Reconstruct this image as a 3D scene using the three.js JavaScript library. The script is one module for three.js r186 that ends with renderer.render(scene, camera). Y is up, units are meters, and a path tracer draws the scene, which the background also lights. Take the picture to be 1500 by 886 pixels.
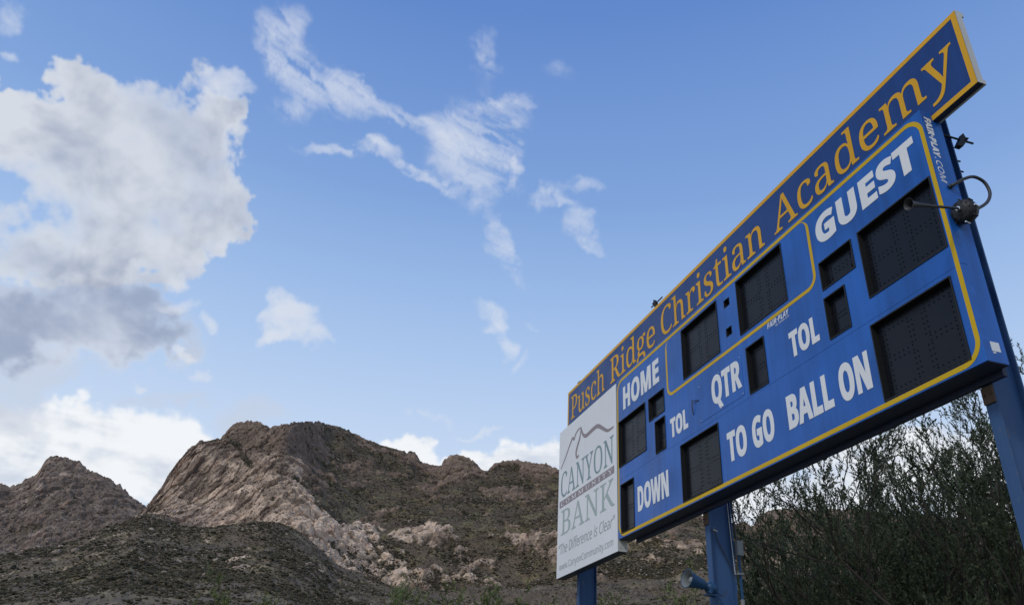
import * as THREE from 'three';
import { FontLoader } from 'three/addons/loaders/FontLoader.js';
import { mergeGeometries } from 'three/addons/utils/BufferGeometryUtils.js';

// ---------------------------------------------------------------- camera, sky, sun, exposure
const scene = new THREE.Scene();
const EYE = new THREE.Vector3(10.337, 1.55, 4.724);
const HEAD = THREE.MathUtils.degToRad(74.1485);
const camera = new THREE.PerspectiveCamera(42.4, 1024 / 604, 0.1, 12000);
camera.position.copy(EYE);
camera.rotation.set(THREE.MathUtils.degToRad(29.542), HEAD, THREE.MathUtils.degToRad(3.549), 'YXZ');
scene.add(camera);
const renderer = new THREE.WebGLRenderer({ antialias: true });
renderer.toneMapping = THREE.LinearToneMapping;
renderer.toneMappingExposure = 1.0;
renderer.shadowMap.enabled = true;

// bearings are degrees clockwise from the view's heading, elevations degrees above the horizon
const FX = -Math.sin(HEAD), FZ = -Math.cos(HEAD), RX = Math.cos(HEAD), RZ = -Math.sin(HEAD), D2R = Math.PI / 180;
const bearing = (az) => [FX * Math.cos(az * D2R) + RX * Math.sin(az * D2R), FZ * Math.cos(az * D2R) + RZ * Math.sin(az * D2R)];
const place = (az, dist, y = 0) => { const [a, b] = bearing(az); return new THREE.Vector3(EYE.x + a * dist, y, EYE.z + b * dist); };

const sun = new THREE.DirectionalLight(new THREE.Color(1, 0.95, 0.87), 1.5);
{
  const [a, b] = bearing(-138), el = 46 * D2R;
  sun.position.set(a * Math.cos(el) * 400, Math.sin(el) * 400, b * Math.cos(el) * 400);
  sun.castShadow = true; sun.shadow.radius = 20; sun.shadow.mapSize.set(4096, 4096);
  Object.assign(sun.shadow.camera, { left: -60, right: 60, top: 60, bottom: -60, near: 1, far: 900 });
  scene.add(sun, sun.target);
}

// ---------------------------------------------------------------- helpers
function rngOf(seed) { let s = seed >>> 0; return () => { s = (s + 0x6D2B79F5) >>> 0; let t = s; t = Math.imul(t ^ (t >>> 15), t | 1); t ^= t + Math.imul(t ^ (t >>> 7), t | 61); return ((t ^ (t >>> 14)) >>> 0) / 4294967296; }; }
const PERM = new Uint8Array(512);
{ const r = rngOf(77), p = [...Array(256).keys()]; for (let i = 255; i > 0; i--) { const j = Math.floor(r() * (i + 1)); [p[i], p[j]] = [p[j], p[i]]; } for (let i = 0; i < 512; i++) PERM[i] = p[i & 255]; }
const gr = (h, x, y, z) => { h &= 15; const u = h < 8 ? x : y, v = h < 4 ? y : (h === 12 || h === 14 ? x : z); return ((h & 1) ? -u : u) + ((h & 2) ? -v : v); };
function noise(x, y, z) {          // Perlin, about -1..1
  const fx = Math.floor(x), fy = Math.floor(y), fz = Math.floor(z), X = fx & 255, Y = fy & 255, Z = fz & 255;
  x -= fx; y -= fy; z -= fz;
  const u = x * x * x * (x * (x * 6 - 15) + 10), v = y * y * y * (y * (y * 6 - 15) + 10), w = z * z * z * (z * (z * 6 - 15) + 10);
  const A = PERM[X] + Y, AA = PERM[A] + Z, AB = PERM[A + 1] + Z, B = PERM[X + 1] + Y, BA = PERM[B] + Z, BB = PERM[B + 1] + Z;
  const l = (t, a, b) => a + t * (b - a);
  return l(w, l(v, l(u, gr(PERM[AA], x, y, z), gr(PERM[BA], x - 1, y, z)), l(u, gr(PERM[AB], x, y - 1, z), gr(PERM[BB], x - 1, y - 1, z))),
    l(v, l(u, gr(PERM[AA + 1], x, y, z - 1), gr(PERM[BA + 1], x - 1, y, z - 1)), l(u, gr(PERM[AB + 1], x, y - 1, z - 1), gr(PERM[BB + 1], x - 1, y - 1, z - 1))));
}
function fbm(x, y, z, oct, gain = 0.5) { let a = 1, s = 0, n = 0; for (let i = 0; i < oct; i++) { s += a * noise(x, y, z); n += a; a *= gain; x = x * 2.03 + 11.3; y = y * 2.03 + 5.7; z = z * 2.03 + 3.1; } return s / n * 1.6; }
function cells(x, y, z) {              // Worley: distance to the nearest point and that cell's random number
  const fx = Math.floor(x), fy = Math.floor(y), fz = Math.floor(z); let best = 9, id = 0;
  for (let k = -1; k <= 1; k++) for (let j = -1; j <= 1; j++) for (let i = -1; i <= 1; i++) {
    const h = PERM[PERM[PERM[(fx + i) & 255] + ((fy + j) & 255)] + ((fz + k) & 255)], a = i + (PERM[h] / 255) * 0.9 + fx - x, b = j + (PERM[h + 85] / 255) * 0.9 + fy - y, c = k + (PERM[h + 170] / 255) * 0.9 + fz - z, d = a * a + b * b + c * c;
    if (d < best) { best = d; id = h; }
  }
  return [Math.sqrt(best), id / 255];
}
function ridged(x, y, z, oct) { let a = 1, s = 0, n = 0; for (let i = 0; i < oct; i++) { s += a * (1 - 2 * Math.abs(noise(x, y, z))); n += a; a *= 0.52; x = x * 2.07 + 7.9; y = y * 2.07 + 1.3; z = z * 2.07 + 4.4; } return s / n; }
const clamp = (x, a = 0, b = 1) => Math.min(b, Math.max(a, x));
const sstep = (a, b, x) => { const t = clamp((x - a) / (b - a)); return t * t * (3 - 2 * t); };
const mix = (a, b, t) => a + (b - a) * t;
function curve(pts) { return (x) => { if (x <= pts[0][0]) return pts[0][1]; for (let i = 1; i < pts.length; i++) if (x <= pts[i][0]) { const [a, b] = pts[i - 1], [c, d] = pts[i]; return b + (d - b) * (x - a) / (c - a); } return pts[pts.length - 1][1]; }; }

// ---------------------------------------------------------------- sky with clouds (air and clouds only, all round)
{
  const W = 4096, H = 2048, data = new Float32Array(W * H * 4), N = W * H;
  const fld = { cum: new Float32Array(N), gray: new Float32Array(N), bank: new Float32Array(N), wisp: new Float32Array(N), puff: new Float32Array(N), low: new Float32Array(N) };
  function blob(type, az, el, r1, r2, ang, s = 1) {
    const f = fld[type], grow = { cum: 1.42, gray: 1.5, bank: 1.5, wisp: 1.62, puff: 2.0, low: 2.0 }[type];
    const [ha, hb] = bearing(az), ce = Math.cos(el * D2R), c = [ha * ce, Math.sin(el * D2R), hb * ce];
    const [ea, eb] = [-hb, ha];                       // to the right along the horizon
    const n = [c[1] * -ha, ce, c[1] * -hb];           // upwards
    const ca = Math.cos(ang * D2R), sa = Math.sin(ang * D2R), k1 = 1 / Math.tan(Math.max(r1, 0.2) * grow * D2R), k2 = 1 / Math.tan(Math.max(r2, 0.15) * grow * D2R);
    const R = Math.max(r1, r2) * grow + 0.4;
    const y0 = Math.max(Math.floor((el - R + 90) / 180 * H), H / 2), y1 = Math.min(H - 1, Math.ceil((el + R + 90) / 180 * H));
    const dz = Math.min(180, R / Math.max(0.05, Math.cos(Math.min(89, Math.abs(el) + R) * D2R)));
    const mid = (Math.atan2(c[2], c[0]) / (2 * Math.PI) + 0.5) * W, half = Math.ceil(dz / 360 * W);
    for (let y = y0; y <= y1; y++) {
      const e = ((y + 0.5) / H - 0.5) * Math.PI, cy = Math.cos(e), sy = Math.sin(e);
      for (let i = -half; i <= half; i++) {
        const x = ((Math.floor(mid) + i) % W + W) % W, a = ((x + 0.5) / W - 0.5) * 2 * Math.PI, dx = cy * Math.cos(a), dzz = cy * Math.sin(a);
        const w = dx * c[0] + sy * c[1] + dzz * c[2]; if (w <= 0.2) continue;
        const p = (dx * ea + dzz * eb) / w, q = (dx * n[0] + sy * n[1] + dzz * n[2]) / w;
        const u = (p * ca + q * sa) * k1, v = (-p * sa + q * ca) * k2, d = 1 - u * u - v * v;
        if (d > 0) { const o = y * W + x, t = s * d * (0.4 + 0.6 * d); f[o] = f[o] + t - 0.45 * f[o] * t; }
      }
    }
  }
  const seen = {
    cum: [[-36.86,36.28,1.8,2.1,28],[-38.83,32.86,2.8,1.6,28],[-40.95,33.96,0.5,1.0,30],[-33.31,35.1,4.5,3.0,25],[-30.45,37.08,3.4,2.6,23],[-27.22,34.28,2.7,4.2,20],[-30.54,31.32,5.5,3.2,21],[-36.38,32.03,3.1,2.1,25],[-33.67,27.67,4.4,2.1,21],[-27.11,30.93,3.1,2.1,19],[-35.23,25.97,3.6,1.6,21],[-31.49,26.75,4.3,1.4,19],[-26.91,38.71,1.1,1.0,21],[-26.07,38.0,0.9,0.5,20],[-45,31,4,3,10],[-44,26,4,2,10]],
    gray: [[-33.14,22.76,4.5,2.2,18],[-29.11,22.53,3.9,1.9,25],[-35.01,21.06,2.2,1.5,18],[-28.27,24.86,1.7,1.3,17],[-26.57,22.47,1.9,0.9,15],[-33.31,20.9,3.4,1.5,17],[-31.37,25.14,2.4,1.3,19],[-40,21,5,2,5]],
    bank: [[-32.12,15.29,4.1,1.7,13],[-28.67,15.84,4.4,1.8,12],[-24.0,14.52,7.4,2.0,10],[-29.54,13.49,5.9,1.9,11],[-19.7,15.22,6.3,1.4,9],[-2.36,17.2,8.4,1.3,4,1.1],[-9.05,17.3,6.4,0.9,6,0.9],[5.91,16.6,7.2,1.8,2,1.0],[18.04,15.27,6.1,2.0,-1],[27.11,16.6,6.1,2.6,-4],[33.23,16.88,5.4,2.5,-7]],
    low: [[-33.32,17.02,1.4,0.9,15],[-33.45,15.53,1.2,0.8,14],[-33.16,18.81,1.8,0.5,16],[-18.02,19.13,2.1,0.8,10],[-24.69,19.3,1.7,0.4,12]],
    wisp: [[-24.28,44.89,1.2,1.5,21],[-22.72,43.68,2.0,1.4,-11],[-19.52,42.71,2.8,1.2,-16],[-17.34,41.84,2.3,1.2,5],[-14.59,42.37,2.3,0.5,-25],[-10.84,41.62,2.9,0.4,-3],[-4.34,42.02,2.7,1.9,21],[-4.72,40.05,2.6,1.8,7],[-2.04,43.94,1.9,0.5,11],[-2.87,38.0,1.8,1.6,5],[-7.54,41.47,2.4,1.0,-1],[-1.13,39.58,0.8,1.1,4],[-16.5,38.83,2.7,0.4,9],[-13.74,38.94,1.4,0.5,7],[-10.8,38.38,2.9,0.3,-4],[-7.59,37.95,2.0,0.3,-6],[-21.37,40.7,1.8,1.0,18,0.5],[-4.01,46.88,0.7,1.8,-8,0.55],[-1.25,34.14,0.7,1.5,29],[0.2,32.46,0.6,1.6,28],[5.36,35.6,1.2,0.7,0],[2.2,37.52,1.0,1.1,2,0.8],[5.62,38.06,1.5,0.5,-20,0.8],[6.41,34.27,0.8,0.7,0],[3.79,36.82,1.0,0.4,1,0.6],[-1.19,28.62,1.0,0.7,4],[-1.43,27.35,1.0,0.5,4],[-0.32,26.06,0.7,0.6,4],[1.14,24.94,0.6,0.4,33],[2.39,27.89,0.5,0.3,-18],[-6.04,20.66,1.4,0.3,6],[-2.02,20.1,1.5,0.2,4],[3.36,46.74,1.2,0.6,1,0.4],[-42.96,38.69,0.8,0.9,34],[-41.85,36.47,0.5,0.3,8]],
    puff: [[-17.04,25.8,1.25,0.85,-4],[-18.43,26.66,0.6,0.8,12],[-18.33,24.72,1.0,0.4,12],[-15.79,25.07,1.0,0.4,10],[-23.72,25.0,0.4,0.4,14],[-23.56,21.36,0.5,0.3,13],[-24.8,22.37,0.3,0.1,14],[-26.68,19.88,0.3,0.2,3],[-25.93,25.48,1.1,0.3,27],[-27.15,27.31,0.9,0.5,-15],[-29.22,26.96,0.5,0.4,18],[-27.31,40.49,1.0,0.6,22]],
  };
  for (const [k, l] of Object.entries(seen)) for (const b of l) blob(k, ...b);
  const r = rngOf(5);                                  // the same kinds of cloud all round the rest of the sky
  for (let a = 46; a < 318; a += 9) { blob('bank', a + r() * 6, 13 + r() * 4, 5 + r() * 3, 1.5 + r(), r() * 10 - 5); }
  for (let k = 0; k < 9; k++) {
    const az = 60 + (k + r()) * 27, el = 22 + r() * 34;
    for (let i = 0; i < 9; i++) blob('cum', az + (r() - 0.5) * 13 / Math.cos(el * D2R), el + (r() - 0.5) * 8, 1.5 + r() * 3, 1.2 + r() * 2, r() * 40 - 20);
    for (let i = 0; i < 4; i++) blob('gray', az + (r() - 0.5) * 10, el - 8 + (r() - 0.5) * 3, 2 + r() * 3, 1 + r(), r() * 20 - 10);
  }
  for (let k = 0; k < 40; k++) blob('wisp', 52 + r() * 256, 24 + r() * 55, 1 + r() * 3, 0.4 + r() * 1.2, r() * 60 - 30, 0.6 + r() * 0.5);

  const stops = [[0, .76, .83, .92], [10, .70, .785, .915], [18, .55, .68, .885], [24, .43, .585, .85], [29.5, .33, .495, .80], [37, .215, .37, .705], [50, .122, .25, .60], [90, .075, .165, .45]];
  const near = new Uint8Array(N >> 4);                  // 16-pixel runs of the sky close to any cloud
  for (let y = H / 2; y < H; y++) for (let x = 0; x < W; x += 16) {
    let any = 0; for (const f of Object.values(fld)) for (let k = 0; k < 16 && !any; k += 3) if (f[y * W + x + k] > 0) any = 1;
    if (any) for (let yy = Math.max(0, y - 24); yy <= Math.min(H - 1, y + 24); yy += 1) for (let k = -3; k <= 3; k++) near[(yy * W + ((x + k * 16) % W + W) % W) >> 4] = 1;
  }
  const [cr, cg, cb] = [1, 2, 3].map((k) => curve(stops.map((s) => [s[0], s[k]])));
  for (let y = 0; y < H; y++) {
    const e = ((y + 0.5) / H - 0.5) * Math.PI, el = e / D2R, cy = Math.cos(e), sy = Math.sin(e);
    const base = el > 0 ? [cr(el), cg(el), cb(el)] : [.22, .20, .17];
    for (let x = 0; x < W; x++) {
      const o = y * W + x; let [R, G, B] = base;
      if (el > 0) {
        if (near[o >> 4]) {
          const a = ((x + 0.5) / W - 0.5) * 2 * Math.PI, dx = cy * Math.cos(a), dz = cy * Math.sin(a);
          const fine = dx * FX + dz * FZ > 0.5 * cy ? 2 : 0;      // finer grain towards the part of the sky in view
          const n0 = fbm(dx * 6 + 1, sy * 6, dz * 6, 2), n1 = fbm(dx * 15 + n0, sy * 15, dz * 15 - n0, 4 + fine, 0.62);
          const wa = fbm(dx * 13 + 8, sy * 13, dz * 13, 3 + fine, 0.6), wb = fbm(dx * 13, sy * 13 + 9, dz * 13 + 4, 3 + fine, 0.6);      // billows: the cloud bodies are bent by turbulence
          const oy = Math.max(0, Math.min(H - 1, y + Math.round(26 * wb))), ox = ((x + Math.round(30 * wa / Math.max(0.3, cy))) % W + W) % W, oo = oy * W + ox;
          const fc = fld.cum[oo], fg = fld.gray[oo], fb = fld.bank[oo], fl = fld.low[oo];
          const o2 = Math.max(0, Math.min(H - 1, y + Math.round(15 * wb))) * W + ((x + Math.round(17 * wa / Math.max(0.3, cy))) % W + W) % W, fw = fld.wisp[o2], fp = fld.puff[o2];
          const lay = (al, c) => { R = mix(R, c[0], al); G = mix(G, c[1], al); B = mix(B, c[2], al); };
          if (fb > 0) {
            const n2 = fbm(dx * 9 + 4, sy * 30, dz * 9, 3 + fine, 0.6), al = sstep(-0.05, 0.95, fb * 1.1 + 0.7 * n2 + 0.3 * n1) * sstep(0, 0.35, fb) * 0.97;
            const g = sstep(-0.4, 0.45, n2 + 0.5 * n1 + 0.05);
            lay(al, [mix(.62, .90, g), mix(.68, .92, g), mix(.78, .95, g)]);
          }
          if (fl > 0) { const al = 0.7 * (1 - Math.exp(-1.6 * Math.max(0, fl * 0.8 + 0.9 * n1 * Math.min(1, fl * 2)))) * sstep(0, 0.4, fl); lay(al, [.58, .63, .73]); }
          const soft = fc + fg > 0 ? fbm(dx * 10 + 2, sy * 15 + 1, dz * 10, 4) : 0;
          if (fc > 0) {
            const bil = ridged(dx * 40 + 5, sy * 40, dz * 40 + n1 * 0.5, 2 + fine);
            const v = Math.max(0, fc * 1.05 - 0.2 + 1.15 * n1 * (1.2 - 0.5 * Math.min(1, fc)) - 0.14 * bil + 0.35 * n0), sharp = clamp(0.5 + 1.6 * n0), al = (1 - Math.exp(-mix(2.2, 6.5, sharp) * v)) * sstep(0, 0.22, fc);
            const g = clamp(1.02 - sstep(0.15, 2.0, v) * 0.75 - 0.95 * soft - 0.28 * n1 - 0.07 * bil);
            lay(al * 0.97, [mix(.40, .68, g), mix(.455, .715, g), mix(.575, .78, g)]);
          }
          if (fg > 0) {
            const v = Math.max(0, fg + 0.9 * n1 * (1.2 - 0.5 * Math.min(1, fg)) + 0.15 * n0), al = (1 - Math.exp(-1.55 * v)) * sstep(0, 0.95, fg), g = sstep(0.15, 1.75, fg + 0.55 * n1 + 0.7 * soft);
            lay(al * 0.95, [mix(.66, .32, g), mix(.695, .375, g), mix(.765, .51, g)]);
          }
          if (fw > 0) {
            const ua = Math.atan2(dx * RX + dz * RZ, dx * FX + dz * FZ) * cy, ul = ua * 0.88 - e * 0.47, vl = ua * 0.47 + e * 0.88;      // streaks drawn out by the wind
            const st = fbm(ul * 11 + 0.9 * n1, vl * 44 + 0.8 * n1, 3.1, 4 + fine, 0.62), t = Math.max(0, fw * (0.54 + 1.05 * st + 0.5 * n1) - 0.05), al = 0.88 * (1 - Math.exp(-1.15 * t)) * sstep(0, 0.55, fw);
            lay(al, [.74, .78, .86]);
          }
          if (fp > 0) { const al = 0.88 * (1 - Math.exp(-2.0 * Math.max(0, fp * (0.75 + 1.3 * n1) - 0.05))) * sstep(0, 0.4, fp); lay(al, [.72, .76, .84]); }
        }
      }
      data[o * 4] = R; data[o * 4 + 1] = G; data[o * 4 + 2] = B; data[o * 4 + 3] = 1;
    }
  }
  const t = new THREE.DataTexture(data, W, H, THREE.RGBAFormat, THREE.FloatType);
  t.mapping = THREE.EquirectangularReflectionMapping; t.magFilter = THREE.LinearFilter; t.minFilter = THREE.LinearFilter; t.wrapS = THREE.RepeatWrapping; t.needsUpdate = true;
  scene.background = t; scene.environment = t;
}

// ---------------------------------------------------------------- textures and materials
function noiseTex(size, px, fn, srgb) {            // fn(u in metres, v in metres) -> [r,g,b] linear 0..1; seamless by mirroring
  const d = new Uint8Array(px * px * 4);
  for (let y = 0; y < px; y++) for (let x = 0; x < px; x++) {
    const c = fn(x / px * size, y / px * size), o = (y * px + x) * 4;
    for (let k = 0; k < 3; k++) { const v = clamp(c[k]); d[o + k] = Math.round(255 * (srgb ? (v <= 0.0031308 ? v * 12.92 : 1.055 * v ** (1 / 2.4) - 0.055) : v)); }
    d[o + 3] = 255;
  }
  const t = new THREE.DataTexture(d, px, px); t.magFilter = THREE.LinearFilter; t.minFilter = THREE.LinearMipmapLinearFilter; t.generateMipmaps = true;
  t.wrapS = t.wrapT = THREE.MirroredRepeatWrapping; t.repeat.set(1 / size, 1 / size); if (srgb) t.colorSpace = THREE.SRGBColorSpace; t.needsUpdate = true; return t;
}
function painted(c, { rough = 0.42, wear = 0.12, grit = 0.06, fade = [0.28, 0.3, 0.33], worn = 0, size = 3.5, seed = 0, wave = 0.006, spec = 0.32 } = {}) {
  const map = noiseTex(size, 384, (u, v) => {
    const n = fbm(u * 1.3 + seed, v * 1.3, seed, 4), run = fbm(u * 14 + seed, v * 0.7, 3.3, 3), fine = noise(u * 60, v * 60, seed), k = 1 + wear * n + wear * 0.6 * run + grit * fine;
    const w = worn ? sstep(0.5 - worn * 0.35, 0.62, fbm(u * 5 + 9, v * 3 + seed, 1.7, 5, 0.6)) * 0.55 : 0;
    const s = sstep(0.62, 0.85, fbm(u * 22, v * 9 + seed, 8.8, 3)) * 0.16;
    return c.map((x, i) => mix(mix(x * k, fade[i], w), 0.10, s * (c[2] < 0.02 ? 0 : 0.4)));
  }, true);
  const rm = noiseTex(size, 192, (u, v) => { const n = fbm(u * 2.3 + 5, v * 1.8 + seed, 2.2, 4), q = clamp(rough + 0.12 * n + 0.05 * noise(u * 40, v * 40, 1)); return [q, q, q]; });
  const bm = noiseTex(size, 192, (u, v) => { const n = 0.5 + 0.4 * fbm(u * 0.9 + seed, v * 1.1, 6.6, 2) + 0.02 * noise(u * 30, v * 30, 2); return [n, n, n]; });
  return new THREE.MeshPhysicalMaterial({ map, roughnessMap: rm, roughness: 1, bumpMap: bm, bumpScale: wave, specularIntensity: spec });
}
const plain = (r, g, b, rough = 0.6, metal = 0) => new THREE.MeshStandardMaterial({ color: new THREE.Color().setRGB(r, g, b), roughness: rough, metalness: metal });
const M = {
  blue: painted([0.014, 0.104, 0.40], { rough: 0.34, seed: 1, wear: 0.27, spec: 0.6 }),
  navy: painted([0.013, 0.049, 0.19], { rough: 0.38, seed: 7, spec: 0.5, wear: 0.2 }),
  post: painted([0.040, 0.092, 0.205], { rough: 0.5, seed: 3, worn: 0.35, wear: 0.2, fade: [0.12, 0.14, 0.16], wave: 0.002 }),
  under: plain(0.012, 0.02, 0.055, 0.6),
  white: painted([0.74, 0.75, 0.755], { rough: 0.45, seed: 4, wear: 0.03, grit: 0.02 }),
  sponsor: painted([0.73, 0.74, 0.75], { rough: 0.38, seed: 5, wear: 0.035, grit: 0.02 }),
  yellow: painted([0.60, 0.385, 0.008], { rough: 0.45, seed: 6, wear: 0.06 }),
  orange: painted([0.68, 0.36, 0.018], { rough: 0.45, seed: 8, wear: 0.08 }),
  black: plain(0.005, 0.005, 0.006, 0.7),
  window: painted([0.008, 0.009, 0.013], { rough: 0.27, seed: 9, wear: 0.1, wave: 0.002, spec: 0.36 }),
  led: painted([0.006, 0.007, 0.010], { rough: 0.5, seed: 9, spec: 0.22, wave: 0.0005 }),
  rubber: plain(0.035, 0.035, 0.038, 0.55),
  iron: painted([0.03, 0.031, 0.034], { rough: 0.45, seed: 10, wave: 0.001 }),
  chrome: plain(0.7, 0.7, 0.7, 0.25, 1),
  alu: painted([0.52, 0.52, 0.50], { rough: 0.5, seed: 11, wear: 0.08 }),
  rust: painted([0.10, 0.07, 0.05], { rough: 0.8, seed: 12, wear: 0.3 }),
  hornBlue: painted([0.020, 0.066, 0.145], { rough: 0.45, seed: 13, wear: 0.2, worn: 0.25, wave: 0.001 }),
  hornGrey: plain(0.20, 0.215, 0.22, 0.65),
  teal: plain(0.19, 0.28, 0.295, 0.55), greenGrey: plain(0.36, 0.43, 0.405, 0.55), mauve: plain(0.27, 0.22, 0.23, 0.55), grey: plain(0.31, 0.31, 0.32, 0.55),
};

// ---------------------------------------------------------------- naming
const used = new Map();
const numbered = (n) => { const k = used.get(n) || 0; used.set(n, k + 1); return k ? n + '_' + String(k).padStart(3, '0') : n; };
const shade = (m) => { m.castShadow = true; m.receiveShadow = true; return m; };
function thing(name, label, category, pos = [0, 0, 0], group) { const o = new THREE.Group(); o.name = numbered(name); o.position.set(...pos); o.userData = { label, category }; if (group) o.userData.group = group; scene.add(o); return o; }
function part(name, geo, mat, parent, label) { const m = shade(new THREE.Mesh(geo, mat)); m.name = name; if (label) m.userData.label = label; parent.add(m); return m; }
function structure(name, geo, mat, label) { const m = shade(new THREE.Mesh(geo, mat)); m.name = name; m.userData = { kind: 'structure', label }; scene.add(m); return m; }
const box = (x0, x1, y0, y1, z0, z1) => { const g = new THREE.BoxGeometry(x1 - x0, y1 - y0, z1 - z0); g.translate((x0 + x1) / 2, (y0 + y1) / 2, (z0 + z1) / 2); const p = g.attributes.position, n = g.attributes.normal, uv = g.attributes.uv; for (let i = 0; i < p.count; i++) { const ax = Math.abs(n.getX(i)), ay = Math.abs(n.getY(i)); uv.setXY(i, ax > 0.5 ? p.getZ(i) : p.getX(i), ay > 0.5 ? p.getZ(i) : p.getY(i)); } return g; };
const slim = (g) => { const h = g.index ? g.toNonIndexed() : g; for (const k of Object.keys(h.attributes)) if (!['position', 'normal', 'uv'].includes(k)) h.deleteAttribute(k); return h; };
const merge = (l) => mergeGeometries(l.map(slim));
const tube = (pts, r, seg = 40, rad = 8) => new THREE.TubeGeometry(new THREE.CatmullRomCurve3(pts.map((p) => new THREE.Vector3(...p))), seg, r, rad);
function cyl(a, b, r0, r1, seg = 16) { const A = new THREE.Vector3(...a), B = new THREE.Vector3(...b), d = B.clone().sub(A), g = new THREE.CylinderGeometry(r1, r0, d.length(), seg); g.translate(0, d.length() / 2, 0); g.applyQuaternion(new THREE.Quaternion().setFromUnitVectors(new THREE.Vector3(0, 1, 0), d.normalize())); g.translate(A.x, A.y, A.z); return g; }
function lathe(profile, at, dir, seg = 32) { const g = new THREE.LatheGeometry(profile.map(([r, h]) => new THREE.Vector2(r, h)), seg); g.applyQuaternion(new THREE.Quaternion().setFromUnitVectors(new THREE.Vector3(0, 1, 0), new THREE.Vector3(...dir).normalize())); g.translate(...at); return g; }
function rrect(P, x0, x1, y0, y1, r) { const p = new P(); p.moveTo(x0 + r, y0); p.lineTo(x1 - r, y0); p.absarc(x1 - r, y0 + r, r, -Math.PI / 2, 0); p.lineTo(x1, y1 - r); p.absarc(x1 - r, y1 - r, r, 0, Math.PI / 2); p.lineTo(x0 + r, y1); p.absarc(x0 + r, y1 - r, r, Math.PI / 2, Math.PI); p.lineTo(x0, y0 + r); p.absarc(x0 + r, y0 + r, r, Math.PI, Math.PI * 1.5); return p; }
const flat = (shapes, z0, z1, bevel = 0) => { const g = new THREE.ExtrudeGeometry(shapes, bevel ? { depth: z1 - z0, bevelEnabled: true, bevelThickness: 0.0006, bevelSize: bevel, bevelSegments: 1, curveSegments: 10 } : { depth: z1 - z0, bevelEnabled: false, curveSegments: 14 }); g.translate(0, 0, z0); return g; };
const ring = (x0, x1, y0, y1, r, w, z0, z1) => { const s = rrect(THREE.Shape, x0, x1, y0, y1, r); s.holes.push(rrect(THREE.Path, x0 + w, x1 - w, y0 + w, y1 - w, Math.max(r - w, 0.002))); return flat(s, z0, z1); };

const loader = new FontLoader();
const [SB, SR, RR, RB] = await Promise.all(['sans_bold', 'sans_regular', 'serif_regular', 'serif_bold'].map((f) => loader.loadAsync(`fonts/droid/droid_${f}.typeface.json`)));
// a word whose inked width runs x0..x1 on the given baseline, with capitals `cap` high
function word(font, text, x0, x1, base, cap, z, { bold = 0, slant = 0, depth = 0.002 } = {}) {
  const shapes = font.generateShapes(text, 1), capAt = (() => { let m = 0; for (const s of font.generateShapes('H', 1)) for (const p of s.getPoints(4)) m = Math.max(m, p.y); return m; })();
  let lo = 1e9, hi = -1e9; const raw = shapes.map((s) => s.extractPoints(8));
  for (const s of raw) for (const p of s.shape) { const x = p.x + slant * p.y; lo = Math.min(lo, x); hi = Math.max(hi, x); }
  const sx = (x1 - x0 - 2 * bold) / (hi - lo), sy = (cap - 2 * bold) / capAt, map = (p) => new THREE.Vector2(x0 + bold + (p.x + slant * p.y - lo) * sx, base + bold + p.y * sy);
  const out = raw.map((s) => { const t = new THREE.Shape(s.shape.map(map)); t.holes = s.holes.map((h) => new THREE.Path(h.map(map))); return t; });
  return flat(out, z, z + depth, bold);
}

// ---------------------------------------------------------------- ground
const Y0 = 4.167;                                     // underside of the scoreboard cabinet above the ground
{
  const g = new THREE.CircleGeometry(7000, 96); g.rotateX(-Math.PI / 2);
  const uv = g.attributes.uv, p = g.attributes.position; for (let i = 0; i < p.count; i++) uv.setXY(i, p.getX(i), p.getZ(i));
  const map = noiseTex(24, 512, (u, v) => { const n = fbm(u * 0.5, v * 0.5, 1, 5), f = noise(u * 9, v * 9, 4); const k = clamp(0.5 + 0.6 * n + 0.2 * f); return [mix(.085, .20, k), mix(.095, .165, k), mix(.045, .11, k)]; }, true);
  const m = structure('ground', g, new THREE.MeshStandardMaterial({ map, roughness: 1 }), 'dry grass and desert soil around the scoreboard posts');
  m.position.y = 0;
}

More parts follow.
